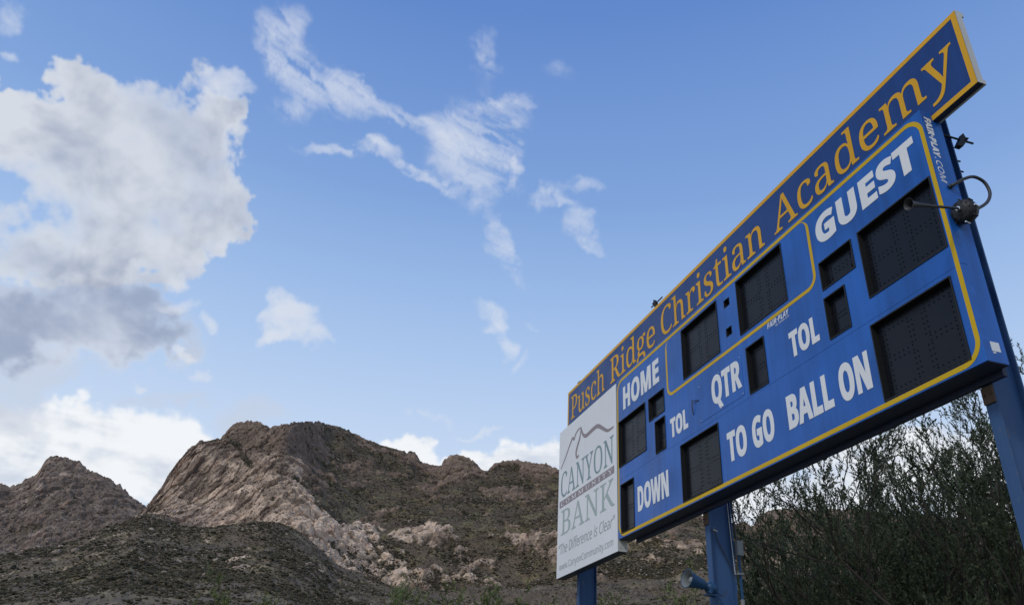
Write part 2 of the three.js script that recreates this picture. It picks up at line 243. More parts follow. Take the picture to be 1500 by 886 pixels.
// ---------------------------------------------------------------- mountains
const L = {
  foot: curve([[-50,5],[-32.92,7.08],[-31.17,8.11],[-28.16,9.16],[-26.2,10.49],[-24.02,11.8],[-22.74,11.48],[-20.14,11.49],[-18.01,11.95],[-15.83,12.4],[-14.36,12.03],[-12.56,11.15],[-10.83,9.8],[-7.76,9.01],[-4.86,8.43],[3.66,8.32],[17.44,9.16],[33.36,9.73]]),
  base: curve([[-50,4],[-35,5.6],[-28,8],[-25.2,10.4],[-24.02,11.6],[-20.03,11.07],[-15.75,12.05],[-13.78,11.47],[-10.78,9.54],[-7.82,9.2],[-3.54,9.1],[0.73,9.6],[4.55,10.1],[13.07,10.8],[33.73,11.0]]),
  band: curve([[-50,4],[-35,5.8],[-28,8.2],[-25.2,10.6],[-24.06,11.97],[-22.99,12.39],[-20.61,13.37],[-18.13,14.45],[-16.66,15.21],[-14.9,14.75],[-13.24,13.56],[-11.16,12.64],[-8.24,12.2],[-4.42,12.9],[-1.41,12.4],[1.55,12.3],[4.47,13.2],[13.18,12.8],[34.1,12.5]]),
  shoulder: curve([[-50,4],[-35,5.8],[-28,8.3],[-25.2,10.7],[-24.09,12.05],[-23.45,13.46],[-22.8,15.27],[-21.84,16.43],[-20.3,16.74],[-19.1,16.6],[-16.64,16.23],[-14.31,16.64],[-10.81,16.4],[-6.75,16.05],[-4.19,15.79],[-1.05,15.73],[1.37,16.15],[4.41,16.0],[13.29,14.4],[17.86,13.2],[34.19,12.9]]),
  sky: curve([[-50,3],[-35,5],[-28,8],[-24.69,10.93],[-24.1,12.09],[-23.5,13.5],[-23.22,14.52],[-22.83,15.39],[-22.47,16.23],[-21.93,16.78],[-21.1,17.11],[-20.57,17.25],[-20.38,17.6],[-20.15,18.02],[-19.78,18.41],[-19.13,18.71],[-18.42,18.78],[-17.75,18.6],[-17.38,18.47],[-16.94,18.68],[-15.78,19.04],[-13.85,19.37],[-12.3,19.23],[-10.7,18.8],[-9.11,18.4],[-8.06,18.22],[-7.49,18.18],[-7.21,18.02],[-7.03,18.23],[-6.61,18.17],[-6.12,17.49],[-5.39,17.41],[-4.58,17.48],[-4.41,17.88],[-3.94,18.25],[-3.32,18.3],[-2.63,18.11],[-1.92,17.68],[-1.36,17.14],[-1.05,17.16],[-0.57,17.67],[-0.02,17.89],[1.26,18.01],[2.56,17.93],[3.33,17.91],[4.38,17.43],[8.43,16.11],[13.3,15.09],[16.52,13.85],[17.45,14.02],[18.06,13.66],[18.4,14.27],[19.14,14.79],[20.05,14.86],[24.67,14.76],[30.61,13.82],[34.19,13.15],[50,11]]),
  peak: curve([[-50,9],[-35.08,11.14],[-33.69,12.23],[-32.58,12.21],[-32.01,12.08],[-31.51,12.39],[-31.3,12.68],[-30.98,12.87],[-30.8,13.24],[-30.64,13.95],[-30.43,14.25],[-29.64,14.41],[-28.89,14.22],[-28.76,14.33],[-28.31,14.08],[-26.72,13.6],[-25.76,13.16],[-24.74,12.55],[-24.03,12.15],[-22.73,11.44],[-20.69,10.21],[-16,8],[50,7]]),
};
const domeAt = (az) => 1 - sstep(-16.5, -12.5, az);
const SEG = [0, 40, 120, 14, 140, 165, 120, 12, 14, 58, 76, 8];
const SEG0 = SEG.reduce((a, n, i) => { a.push((a[i - 1] || 0) + n); return a; }, []);
function layers(az) {
  const w = (k) => noise(az * 0.13, k * 3.7, 0.5), d = domeAt(az), tn = (e, D) => EYE.y + D * Math.tan(e * D2R);
  const D1 = 480, D2 = 880 + 70 * w(1), D3 = D2 + 130, D4 = D3 + mix(90, 110, d) + 20 * w(2), D5 = D4 + mix(290, 75, d) + 30 * w(3), D6 = D5 + mix(150, 80, d) + 25 * w(4);
  const pk = L.peak(az);
  return [[110, -3], [D1, tn(L.foot(az) * 0.62, D1)], [D2, tn(L.foot(az), D2)], [D3, tn(L.base(az) - 0.25, D3)], [D4, tn(L.band(az), D4)], [D5, tn(L.shoulder(az), D5)], [D6, tn(L.sky(az), D6)],
    [D6 + 330, tn(6.5, D6 + 330)], [2350, tn(Math.min(8.4, pk), 2350)], [2520 + 40 * w(6), tn(mix(8.4, pk, 0.55), 2520)], [2690, tn(pk, 2690)], [3500, 60]];
}
// how much bare rock shows at a place, from the layer it lies in (0 brush slope .. 1 bare rock)
function rockAt(az, s, n) {
  const d = domeAt(az);
  let k;
  if (s < 2) k = -0.55; else if (s < 3) k = -0.4;
  else if (s < 4) k = mix(0.02 - 0.3 * sstep(2, 8, az), 0.62, 1 - sstep(-13.5, -8.5, az));
  else if (s < 5) k = mix(mix(0.0, -0.30, sstep(4.0, 4.25, s)) + 0.22 * sstep(4.5, 5, s), 0.75, d);
  else if (s < 6.2) k = mix(0.02 + 0.5 * sstep(5.45, 5.8, s) * sstep(-8, -6, az), 0.55, d);
  else k = mix(0.35, 0.8, sstep(8.5, 9.3, s));
  if (d > 0.5) { const g = Math.abs((az + 19.6) * 0.75 + (s - 5.2) * 1.6); k -= 1.4 * (1 - sstep(0.12, 0.3, g)) * sstep(4.3, 4.8, s) * (s < 6.3 ? 1 : 0); }
  return sstep(-0.18, 0.28, k + 0.75 * n);
}
const terr = { az: [], rows: SEG0[SEG0.length - 1] + 1, pos: null, rock: null, s: null };
{
  for (let a = -50; a < -34; a += 0.4) terr.az.push(a);
  for (let a = -34; a < 6; a += 0.056) terr.az.push(a);
  for (let a = 6; a < 17; a += 0.16) terr.az.push(a);
  for (let a = 17; a < 24; a += 0.12) terr.az.push(a);
  for (let a = 24; a <= 48; a += 0.3) terr.az.push(a);
  const C = terr.az.length, Rn = terr.rows, P = new Float32Array(C * Rn * 3), K = new Float32Array(C * Rn * 3);
  terr.rock = new Float32Array(C * Rn); terr.s = new Float32Array(Rn);
  for (let j = 0, sg = 1; j < Rn; j++) { while (j > SEG0[sg]) sg++; terr.s[j] = sg - 1 + (j - SEG0[sg - 1]) / SEG[sg]; }
  for (let i = 0; i < C; i++) {
    const az = terr.az[i], lay = layers(az), [ha, hb] = bearing(az);
    for (let j = 0; j < Rn; j++) {
      const s = terr.s[j], q = Math.min(Math.floor(s), lay.length - 2), t = s - q, o = j * C + i;
      let D = mix(lay[q][0], lay[q + 1][0], t), h = mix(lay[q][1], lay[q + 1][1], t);
      const across = D * az * D2R, far = s > 7.5 ? 1.7 : 1;
      const X = across / far, Yv = h / far, Z = D / far;
      const n0 = fbm(X / 70, Yv / 55, Z / 90, 4), rk = rockAt(az, s, n0 + 0.55 * fbm(X / 15, Yv / 12, Z / 22 + 3, 3));
      const d = domeAt(az), still = Math.min(1, Math.abs(s - 6) * 3 + 0.25) * Math.min(1, Math.abs(s - 10) * 3 + 0.3) * Math.min(1, Math.abs(s - 2) * 2 + 0.35) * sstep(0, 0.6, s);
      // exfoliation slabs that overlap and run up to the right; blocks and boulders elsewhere
      const al = X * 0.42 + Yv * 0.91, pr = X * 0.91 - Yv * 0.42, fine = fbm(X / 6, Yv / 6, Z / 6, 3);
      const q1 = pr / 17 + 0.8 * n0 + 0.45 * noise(al / 30, pr / 40, 3) + 0.12 * fine, i1 = Math.floor(q1), h1 = noise(i1 * 7.13 + 0.5, al / 70, 0.7), q2 = pr / 6.5 + al / 50 + 1.2 * n0 + 0.6 * noise(al / 12, pr / 12, 8) + 0.2 * fine, i2 = Math.floor(q2);
      const [ws, ids] = rk > 0.02 ? cells(pr / 13 + 0.5 * n0, al / 42, Z / 60) : [0.5, 0], slab = 0.5 * (q1 - i1 - 0.5) * (0.55 + 0.6 * h1) + 0.25 * (q2 - i2 - 0.5) * (0.6 + noise(i2 * 3.7 + 0.5, al / 30, 2.2)) + 0.4 * h1 + 0.35 - 0.7 * ws * ws + 0.55 * (ids - 0.5);
      const [w1, id1] = rk > 0.02 ? cells(X / 24 + 0.5 * n0, Yv / 20, Z / 26) : [0.5, 0], [w2, id2] = rk > 0.02 ? cells(X / 9, Yv / 8, Z / 10 + n0) : [0.5, 0];
      const block = 0.75 - 1.3 * w1 * w1 + 0.35 * (0.6 - 1.2 * w2 * w2) + 0.7 * (id1 - 0.5) + 0.3 * (id2 - 0.5);
      const slabby = Math.max(d * (0.85 - 0.35 * sstep(5, 5.6, s)), s > 8.5 ? 0.5 : 0.15), rough = mix(block, slab, slabby);
      const push = (rk * (11 * rough + 3.0 * fine) + (1 - rk) * (2.6 * fbm(X / 40, Yv / 40, Z / 40, 4) + 1.1 * fine) + 20 * fbm(X / 150, Yv / 190, Z / 150, 3)) * still * far * mix(1, 0.55, 1 - sstep(0.5, 1.6, s));
      D -= push * 0.72; h += push * 0.62 + (still < 0.6 ? (rk * 2.6 + 0.8) * fine * far * (s > 1 ? 1 : 0.2) : 0);
      P[o * 3] = EYE.x + ha * D; P[o * 3 + 1] = h; P[o * 3 + 2] = EYE.z + hb * D;
      terr.rock[o] = rk;
      // what the surface is made of: grey granite, pale fresh rock, rusty stains, brush soil, dry grass
      const c1 = fbm(X / 26 + 7, Yv / 22, Z / 26, 4), c2 = fbm(X / 9, Yv / 8, Z / 9 + 5, 4, 0.6), c3 = fbm(pr / 12, al / 60, 4.4, 3);
      const paleZone = s > 3 && s < 4.12 ? mix(0.35, 0.15, d) + 0.25 * sstep(-16, -10, az) - 0.5 * sstep(-9, -4, az) : s < 5 && d > 0.5 ? 0.05 : s > 8 ? -0.25 : -0.38;
      const pale = sstep(-0.25, 0.55, paleZone + 0.6 * c1 + 0.25 * c2), rusty = sstep(0.1, 0.6, c3 * 0.8 + 0.45 * c1 - 0.12) * 0.75;
      let r = mix(.180, .58, pale), g = mix(.128, .445, pale), b = mix(.093, .33, pale);
      if (s > 8) { r *= 0.95; b *= 1.04; }
      r = mix(r, mix(.20, .34, pale), rusty); g = mix(g, mix(.125, .22, pale), rusty); b = mix(b, mix(.09, .15, pale), rusty);
      const crack = sstep(0.25, 0.75, fbm(pr / 5, al / 22, Z / 20, 3)) * 0.45, kk = (1 + 0.26 * c2) * (1 - crack * 0.6) * (1 + 0.5 * (id2 - 0.5) * (1 - slabby) + (0.25 * h1 + 0.3 * (ids - 0.5)) * slabby + 0.25 * (id1 - 0.5));
      r *= kk; g *= kk; b *= kk;
      const gv = (s > 4 && s < 7 ? 0.82 : 1) * Math.max(0.35, 1 + 0.55 * c2 + 0.5 * noise(X / 2.3, Yv / 2.3, Z / 2.3));
      const grass = sstep(-0.15, 0.45, c1 + 0.3 * c2 + (s > 4 && s < 4.7 ? 0.12 : -0.1));
      const vr = mix(.104, .150, grass) * gv, vg = mix(.077, .120, grass) * gv, vb = mix(.048, .060, grass) * gv;
      const m = sstep(0.25, 0.75, rk + 0.35 * c2 + (s > 1.3 && s < 3 ? 0.45 * sstep(0.1, 0.6, c1 + 0.5 * c2) : 0));
      K[o * 3] = Math.max(.012, mix(vr, r, m)); K[o * 3 + 1] = Math.max(.012, mix(vg, g, m)); K[o * 3 + 2] = Math.max(.01, mix(vb, b, m));
    }
  }
  const I = new Uint32Array((C - 1) * (Rn - 1) * 6); let k = 0;
  for (let j = 0; j < Rn - 1; j++) for (let i = 0; i < C - 1; i++) { const a = j * C + i, b = a + 1, c = a + C, d = c + 1; I[k++] = a; I[k++] = b; I[k++] = c; I[k++] = b; I[k++] = d; I[k++] = c; }
  const g = new THREE.BufferGeometry(); g.setAttribute('position', new THREE.BufferAttribute(P, 3)); g.setAttribute('color', new THREE.BufferAttribute(K, 3)); g.setIndex(new THREE.BufferAttribute(I, 1)); g.computeVertexNormals();
  terr.pos = P; terr.C = C;
  structure('mountains', g, new THREE.MeshStandardMaterial({ vertexColors: true, roughness: 0.95, flatShading: true }), 'rocky desert mountains with brush covered slopes');
}
// brush and boulders strewn over the slopes: far too many to count
{
  const r = rngOf(91), C = terr.C;
  const lump = (seed, squash, jag) => { const q = rngOf(seed), g = new THREE.IcosahedronGeometry(1, 1).toNonIndexed(), p = g.attributes.position, memo = new Map(); for (let i = 0; i < p.count; i++) { const key = [p.getX(i), p.getY(i), p.getZ(i)].map((v) => v.toFixed(3)).join(); if (!memo.has(key)) memo.set(key, 1 + (q() - 0.5) * jag); const k = memo.get(key); p.setXYZ(i, p.getX(i) * k, p.getY(i) * k * squash, p.getZ(i) * k); } g.deleteAttribute('uv'); g.computeVertexNormals(); return g; };
  function strew(name, label, geo, mat, count, wants, size, tint, category) {
    const m = new THREE.InstancedMesh(geo, mat, count), M4 = new THREE.Matrix4(), q = new THREE.Quaternion(), e = new THREE.Euler(), col = new THREE.Color(); let n = 0, tries = 0;
    while (n < count && tries++ < count * 60) {
      const az = -37 + 74 * r(), j = Math.floor(r() * (terr.rows - 1)), s = terr.s[j], tu = r(), tv = r(); if (s < 0.15) continue;
      let lo = 0, hi = C - 1; while (hi - lo > 1) { const m = (lo + hi) >> 1; if (terr.az[m] <= az) lo = m; else hi = m; } const i = Math.min(lo, C - 2);
      const o = j * C + i, at = (k) => mix(mix(terr.pos[o * 3 + k], terr.pos[o * 3 + 3 + k], tu), mix(terr.pos[(o + C) * 3 + k], terr.pos[(o + C) * 3 + 3 + k], tu), tv), x = at(0), y = at(1), z = at(2), nn = fbm(x / 45, y / 45, z / 45, 3);
      if (r() > wants(s, terr.rock[o], az, nn)) continue;
      const [k, up] = size(r, s); e.set((r() - 0.5) * 0.5, r() * 6.3, (r() - 0.5) * 0.5); q.setFromEuler(e);
      M4.compose(new THREE.Vector3(x, y + k * up, z), q, new THREE.Vector3(k * (0.8 + r() * 0.5), k * (0.7 + r() * 0.5), k * (0.8 + r() * 0.5))); m.setMatrixAt(n, M4); tint(col, r, s); m.setColorAt(n, col); n++;
    }
    m.count = n; m.name = name; m.userData = { kind: 'stuff', label, category }; shade(m); scene.add(m);
  }
  const shrub = mergeGeometries([0, 1, 2].map((k) => { const g = lump(40 + k, 0.75, 0.7); g.scale(0.62, 0.62, 0.62); g.translate([0.4, -0.35, 0.05][k], [0.05, -0.05, 0.2][k], [0.1, 0.3, -0.4][k]); return g; }));
  strew('desert_brush', 'dark green desert shrubs dotted over the mountain slopes', shrub, new THREE.MeshStandardMaterial({ roughness: 1 }), 170000,
    (s, k, az, n) => s > 8.2 ? 0.16 * (1 - 0.75 * k) * clamp(0.6 + n) : s > 6.3 ? 0 : (s < 2.4 ? mix(1, 0.5, sstep(1.0, 1.7, s)) : 0.55) * (1 - 0.97 * k) * clamp(0.45 + 1.3 * n, 0.08, 1),
    (q, s) => { const far = s > 8 ? 1.7 : 1; return [(0.35 + q() * q() * q() * 2.4) * far * (s < 1 ? 0.75 : 1), 0.35]; },
    (c, q) => { const t = q(), k = 0.7 + q() * 0.6; c.setRGB(mix(.034, .082, t) * k, mix(.034, .066, t) * k, mix(.020, .035, t) * k); }, 'shrubs');
  strew('low_scrub', 'low olive and tan scrub covering the foothills', lump(71, 0.6, 0.9), new THREE.MeshStandardMaterial({ roughness: 1 }), 130000,
    (s, k, az, n) => s > 0.4 && s < 3.2 ? (1 - 0.9 * k) * clamp(0.7 + 0.9 * n, 0.15, 1) : s > 4 && s < 5.9 ? 0.25 * (1 - k) : 0,
    (q, s) => [(0.25 + q() * q() * 0.9) * (s < 1 ? 0.8 : 1), 0.2],
    (c, q) => { const t = q(), k = 0.6 + q() * 0.8; c.setRGB(mix(.062, .150, t) * k, mix(.054, .118, t) * k, mix(.028, .070, t) * k); }, 'scrub');
  strew('boulders', 'pale granite boulders scattered over the mountain slopes', lump(60, 0.75, 0.8), new THREE.MeshStandardMaterial({ roughness: 0.95 }), 36000,
    (s, k, az, n) => s > 8 ? (s < 9.2 ? 0.7 : 0.05) : s > 6.3 ? 0 : s < 2 ? 0.85 * sstep(0.9, 1.6, s) * clamp(0.35 + 1.6 * n) : clamp(0.30 + 1.2 * n) * (s < 4.1 ? 0.8 : 0.4),
    (q, s) => [(0.35 + q() * q() * q() * q() * 3.2) * (s > 8 ? 2.2 : 1), 0.1],
    (c, q) => { const t = q(); c.setRGB(mix(.13, .38, t), mix(.105, .30, t), mix(.085, .235, t)); }, 'boulders');
}

// ---------------------------------------------------------------- the steel posts
const IY = (dx, dz, w, t) => { const s = new THREE.Shape(); const a = dx / 2, b = dz / 2; s.moveTo(-a, -b); s.lineTo(a, -b); s.lineTo(a, -b + t); s.lineTo(w / 2, -b + t); s.lineTo(w / 2, b - t); s.lineTo(a, b - t); s.lineTo(a, b); s.lineTo(-a, b); s.lineTo(-a, b - t); s.lineTo(-w / 2, b - t); s.lineTo(-w / 2, -b + t); s.lineTo(-a, -b + t); s.closePath(); return s; };
const POSTZ = -0.24, POSTD = 0.31;
function post(x, label, clamp2) {
  const t = thing('steel_post', label, 'post', [x, 0, POSTZ - POSTD / 2], 'steel posts of the scoreboard');
  const g = new THREE.ExtrudeGeometry(IY(0.104, POSTD, 0.012, 0.014), { depth: Y0 + 3.12, bevelEnabled: false }); g.rotateX(-Math.PI / 2);
  const p = g.attributes.position, n = g.attributes.normal, uv = g.attributes.uv; for (let i = 0; i < p.count; i++) uv.setXY(i, Math.abs(n.getX(i)) > 0.5 ? p.getZ(i) + x : p.getX(i) + x, p.getY(i));
  part('beam', g, M.post, t);
  if (clamp2) {
    part('clamp_plate', box(-0.050, 0.050, Y0 - 0.20, Y0 - 0.066, POSTD / 2 + 0.001, POSTD / 2 + 0.017), M.rust, t);
    for (const sx of [-0.03, 0.03]) part('bolt', cyl([sx, Y0 - 0.13, POSTD / 2 + 0.017], [sx, Y0 - 0.13, POSTD / 2 + 0.032], 0.011, 0.011, 6), M.rust, t);
  }
  part('base_plate', box(-0.16, 0.16, 0.004, 0.03, -0.24, 0.24), M.post, t);
  return t;
}
post(-2.14, 'blue steel post standing under the white bank sign', false);
const midPost = post(2.01, 'blue steel post carrying the blue horn loudspeaker', true);
const rightPost = post(6.185, 'blue steel post behind the scoreboard end with the air horn', true);
// weld marks and a cable on the middle post
{
  part('cable', tube([[0.058, Y0 - 0.27, 0.15], [0.062, Y0 - 0.28, 0.10], [0.03, Y0 - 0.36, 0.05], [0.02, Y0 - 0.56, -0.06], [0.03, Y0 - 0.72, -0.13], [0.056, Y0 - 1.1, -0.15], [0.058, Y0 - 2.2, -0.15]], 0.006), M.rubber, midPost);
  part('cable_end', cyl([0.06, Y0 - 0.265, 0.11], [0.064, Y0 - 0.275, 0.055], 0.008, 0.005, 8), M.alu, midPost);
  part('wire', tube([[0.056, Y0 + 0.3, -0.10], [0.054, Y0 - 0.1, -0.115], [0.056, Y0 - 0.45, -0.125], [0.056, Y0 - 0.75, -0.14]], 0.005, 30, 6), M.alu, midPost);
  const c = thing('electrical_conduit', 'grey junction box on a thin conduit behind the middle blue post', 'conduit', [2.05, 0, POSTZ - POSTD - 0.05]);
  part('junction_box', box(-0.02, 0.06, Y0 - 0.53, Y0 - 0.36, -0.045, 0.03), M.hornGrey, c);
  part('lower_pipe', cyl([0.02, 0.02, 0], [0.02, Y0 - 0.53, 0], 0.017, 0.017, 12), M.hornBlue, c);
  part('coupling', cyl([0.02, Y0 - 1.12, 0], [0.02, Y0 - 1.02, 0], 0.024, 0.024, 12), M.hornGrey, c);
  part('flexible_cable', tube([[0.0, Y0 - 0.36, 0], [-0.005, Y0 - 0.22, 0.012], [-0.03, Y0 - 0.1, 0.005], [-0.03, Y0 + 0.05, 0.01], [-0.02, Y0 + 0.4, 0.0]], 0.012), M.rubber, c);
  part('pipe_strap', box(-0.012, 0.05, Y0 - 0.75, Y0 - 0.73, -0.02, 0.05), M.hornGrey, c);
  for (const yy of [-0.06, -0.14]) part('tie', cyl([-0.04, Y0 + yy, 0.008], [0.01, Y0 + yy + 0.012, 0.006], 0.004, 0.004, 6), M.rubber, c);
}

// ---------------------------------------------------------------- the scoreboard
const CW = 6.448, CH = 2.44, CD = 0.20;
const WIN = [                                          // x0, x1, y0, y1, digits
  [0.055, 0.965, 1.020, 1.735, 2], [1.068, 1.535, 1.390, 1.727, 1], [1.238, 1.535, 0.870, 1.330, 1], [0.100, 0.540, 0.055, 0.757, 1],
  [1.902, 2.815, 0.058, 0.785, 2], [2.083, 2.992, 1.615, 2.333, 2], [3.434, 4.349, 1.622, 2.343, 2], [3.505, 3.860, 0.862, 1.427, 1],
  [4.885, 5.370, 1.430, 1.750, 1], [4.876, 5.188, 0.893, 1.345, 1], [5.460, 6.375, 1.040, 1.755, 2], [5.402, 6.325, 0.062, 0.793, 2],
  [3.150, 3.276, 2.125, 2.232, 0], [3.148, 3.271, 1.734, 1.846, 0],
];
{
  const t = thing('scoreboard', 'large blue football scoreboard with yellow border and black digit windows', 'scoreboard', [0, Y0, 0]);
  const SEAM = 0.838, FR = -0.062;
  const shell = part('cabinet', box(0, CW, 0, CH, -CD, FR), M.blue, t);
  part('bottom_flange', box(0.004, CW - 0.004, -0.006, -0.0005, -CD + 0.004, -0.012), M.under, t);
  const faces = [rrect(THREE.Shape, 0, CW, 0, SEAM - 0.0015, 0.001), rrect(THREE.Shape, 0, CW, SEAM + 0.0015, CH, 0.001)];
  for (const [x0, x1, y0, y1] of WIN) faces[y0 < SEAM ? 0 : 1].holes.push(rrect(THREE.Path, x0, x1, y0, y1, 0.002));
  faces.forEach((f) => part('face_panel', flat(f, FR, 0), M.blue, t));
  part('access_panel', flat(rrect(THREE.Shape, 2.427, 3.40, 0.905, 1.401, 0.006), 0.0008, 0.0032), M.blue, t);
  for (const [sx, sy] of [[2.45, 0.93], [2.45, 1.375], [3.375, 0.93], [3.375, 1.375], [2.91, 0.925], [2.91, 1.38]]) part('screw', cyl([sx, sy, 0.003], [sx, sy, 0.007], 0.008, 0.006, 8), M.alu, t);
  part('latch_hook', tube([[2.275, 1.07, 0.004], [2.285, 1.14, 0.02], [2.30, 1.245, 0.022], [2.33, 1.235, 0.02], [2.42, 1.205, 0.006]], 0.006, 24, 6), M.rubber, t);
  // yellow lines
  part('border_line', ring(0.012, CW - 0.014, 0.014, 2.412, 0.19, 0.042, 0.0006, 0.002), M.yellow, t);
  {
    const s = new THREE.Shape(), x0 = 1.625, x1 = 4.825, y0 = 1.535, y1 = 2.37, w = 0.04, r = 0.15;
    const u = rrect(THREE.Shape, x0, x1, y0, y1 + 0.002, r); u.holes.push(rrect(THREE.Path, x0 + w, x1 - w, y0 + w, y1 - 0.0, r - w)); part('clock_border_line', flat(u, 0.0006, 0.0018), M.yellow, t);
  }
  // digit windows, each a lined recess with its lamps
  const cell = box(-0.0045, 0.0045, -0.004, 0.004, 0, 0.0055);
  for (const [x0, x1, y0, y1, n] of WIN) {
    const w = part('digit_window', box(x0 + 0.001, x1 - 0.001, y0 + 0.001, y1 - 0.001, FR + 0.0005, FR + 0.008), M.window, t), e = n ? 0.012 : 0.006;
    part('window_frame', ring(x0 + 0.0005, x1 - 0.0005, y0 + 0.0005, y1 - 0.0005, 0.003, e, FR + 0.0082, n ? 0.008 : 0.002), M.black, w);
    const cells = [], put = (x, y) => { const g = cell.clone(); g.translate(x, y, FR + 0.008); cells.push(g); };
    const nd = n || 0, pw = (x1 - x0) / (nd || 1);
    for (let d = 0; d < nd; d++) {
      const a = x0 + pw * d + pw * 0.17, b = x0 + pw * (d + 1) - pw * 0.17, lo = y0 + (y1 - y0) * 0.1, hi = y1 - (y1 - y0) * 0.1, m = (lo + hi) / 2, NH = 6, NV = 5;
      for (let k = 0; k < NH; k++) for (const yy of [lo, m, hi]) for (const q of [0, 1]) put(mix(a + 0.02, b - 0.02, k / (NH - 1)), yy + (q - 0.5) * 0.045);
      for (let k = 0; k < NV; k++) for (const xx of [a, b]) for (const [s0, s1] of [[lo, m], [m, hi]]) for (const q of [0, 1]) put(xx + (q - 0.5) * 0.04, mix(s0 + 0.05, s1 - 0.05, k / (NV - 1)));
    }
    if (cells.length) { const a = part('lamp_array', merge(cells), M.led, w); a.userData.kind = 'stuff'; }
  }
  // painted words
  const W = (text, x0, x1, base, cap, bold) => part('lettering', word(SB, text, x0, x1, base, cap, 0.0012, { bold }), M.white, t, 'white lettering reading ' + text);
  W('HOME', 0.235, 1.415, 1.872, 0.366, 0.010); W('GUEST', 4.922, 6.305, 1.932, 0.322, 0.012);
  part('lettering', word(SB, 'QTR', 2.735, 3.372, 1.013, 0.355, 0.0040, { bold: 0.008 }), M.white, t, 'white lettering reading QTR');
  W('TOL', 1.669, 2.130, 0.955, 0.262, 0.008); W('TOL', 4.279, 4.740, 0.963, 0.285, 0.008);
  W('DOWN', 0.650, 1.549, 0.235, 0.345, 0.008); W('TO', 2.972, 3.355, 0.247, 0.342, 0.009); W('GO', 3.468, 3.865, 0.247, 0.342, 0.009); W('BALL', 4.102, 4.798, 0.252, 0.352, 0.009); W('ON', 4.898, 5.305, 0.240, 0.358, 0.009);
  part('maker_mark', word(SB, 'FAIR·PLAY', 3.945, 4.335, 1.462, 0.062, 0.0012, { slant: 0.22, depth: 0.001 }), M.white, t, 'small white maker name on the face');
  part('maker_mark', word(SR, 'by TRANS-LUX', 4.09, 4.335, 1.428, 0.022, 0.0012, { slant: 0.2, depth: 0.001 }), M.white, t);
  // lettering and sticker on the end of the cabinet
  const side = (g) => { g.rotateZ(-Math.PI / 2); g.rotateY(Math.PI / 2); return g; };     // reads downwards on the end face
  const s1 = side(word(SB, 'FAIR·PLAY', 0, 0.45, 0, 0.066, 0, { slant: 0.2, depth: 0.0015, bold: 0.003 })); s1.translate(CW + 0.0006, 2.365, -0.028); 
  const s2 = side(word(SR, '.COM', 0, 0.27, 0, 0.058, 0, { slant: 0.2, depth: 0.0015 })); s2.translate(CW + 0.0006, 1.912, -0.028);
  part('end_lettering', s1, M.white, t, 'white web address running down the cabinet end'); part('end_lettering', s2, M.white, t);
  part('sticker', box(CW + 0.0006, CW + 0.002, 0.09, 0.168, -0.150, -0.068), M.sponsor, t); part('sticker', box(CW + 0.0006, CW + 0.002, 0.072, 0.084, -0.10, -0.075), M.sponsor, t);
  // rails between cabinet and posts
  for (const [a, b] of [[-0.055, 0.055], [1.9, 2.0]]) part('mounting_rail', box(0.15, CW - 0.07, a, b, POSTZ + 0.001, -CD - 0.001), M.under, t);
}

// ---------------------------------------------------------------- header sign
{
  const z = -0.12, x0 = -2.45, x1 = 6.942, y0 = 2.348, y1 = 3.213, TH = 0.062;
  const t = thing('header_sign', 'long navy blue school name sign with gold serif lettering on top', 'sign', [0, Y0, 0]);
  const cuts = [x0, -0.09, 2.28, 4.64, x1];
  for (let i = 0; i < 4; i++) part('sign_panel', box(cuts[i] + (i ? 0.001 : 0), cuts[i + 1] - (i < 3 ? 0.001 : 0), y0, y1, z - TH + 0.004, z), M.navy, t);
  part('back_frame', merge([box(x0, x1, y0 + 0.003, y0 + 0.05, z - TH - 0.03, z - TH + 0.0035), box(x0, x1, y1 - 0.05, y1 - 0.003, z - TH - 0.03, z - TH + 0.0035)]), M.alu, t);
  part('end_cap', box(x1 + 0.0005, x1 + 0.004, y0, y1, z - TH, z - 0.001), M.alu, t, 'bare aluminium end');
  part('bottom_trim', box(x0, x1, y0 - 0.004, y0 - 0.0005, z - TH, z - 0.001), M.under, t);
  part('border_line', ring(x0 + 0.001, x1 - 0.001, y0 + 0.001, y1 - 0.001, 0.003, 0.052, z + 0.0006, z + 0.002), M.orange, t);
  for (const [s, a, b] of [['Pusch', -2.272, -0.745], ['Ridge', -0.497, 1.120], ['Christian', 1.32, 3.925], ['Academy', 4.128, 6.818]]) part('lettering', word(RR, s, a, b, 2.615, 0.442, z + 0.0012), M.orange, t, 'gold serif word');
}
// steel brackets behind the header
function bracket(name, label, x, y, z, len, wedge, turn = 0) {
  const t = thing(name, label, 'bracket', [x, Y0 + y, z]); t.rotation.y = turn;
  part('rod', cyl([0, 0, len * 0.5], [0, 0.005, -len * 0.5], 0.010, 0.010, 8), M.black, t);
  const s = new THREE.Shape(); s.moveTo(-0.09, -0.10); s.lineTo(-0.03, -0.10); s.lineTo(0.075, 0.035); s.lineTo(0.035, 0.03); s.lineTo(0.02, 0.075); s.closePath();
  const g = new THREE.ExtrudeGeometry(s, { depth: 0.05, bevelEnabled: false }); g.rotateY(Math.PI / 2); g.translate(-0.025, 0, wedge); part('angle_plate', g, M.black, t);
  part('pin', cyl([-0.04, 0.0, wedge - 0.03], [0.04, 0.0, wedge - 0.03], 0.008, 0.008, 8), M.black, t);
}
bracket('post_bracket', 'black steel rod bracket sticking out behind the post below the header end', 6.25, 2.455, -0.60, 0.37, -0.05);
bracket('header_bracket', 'black steel bracket poking above the top edge of the long header sign', 1.0, 3.40, -0.235, 0.36, -0.04, Math.PI / 2);
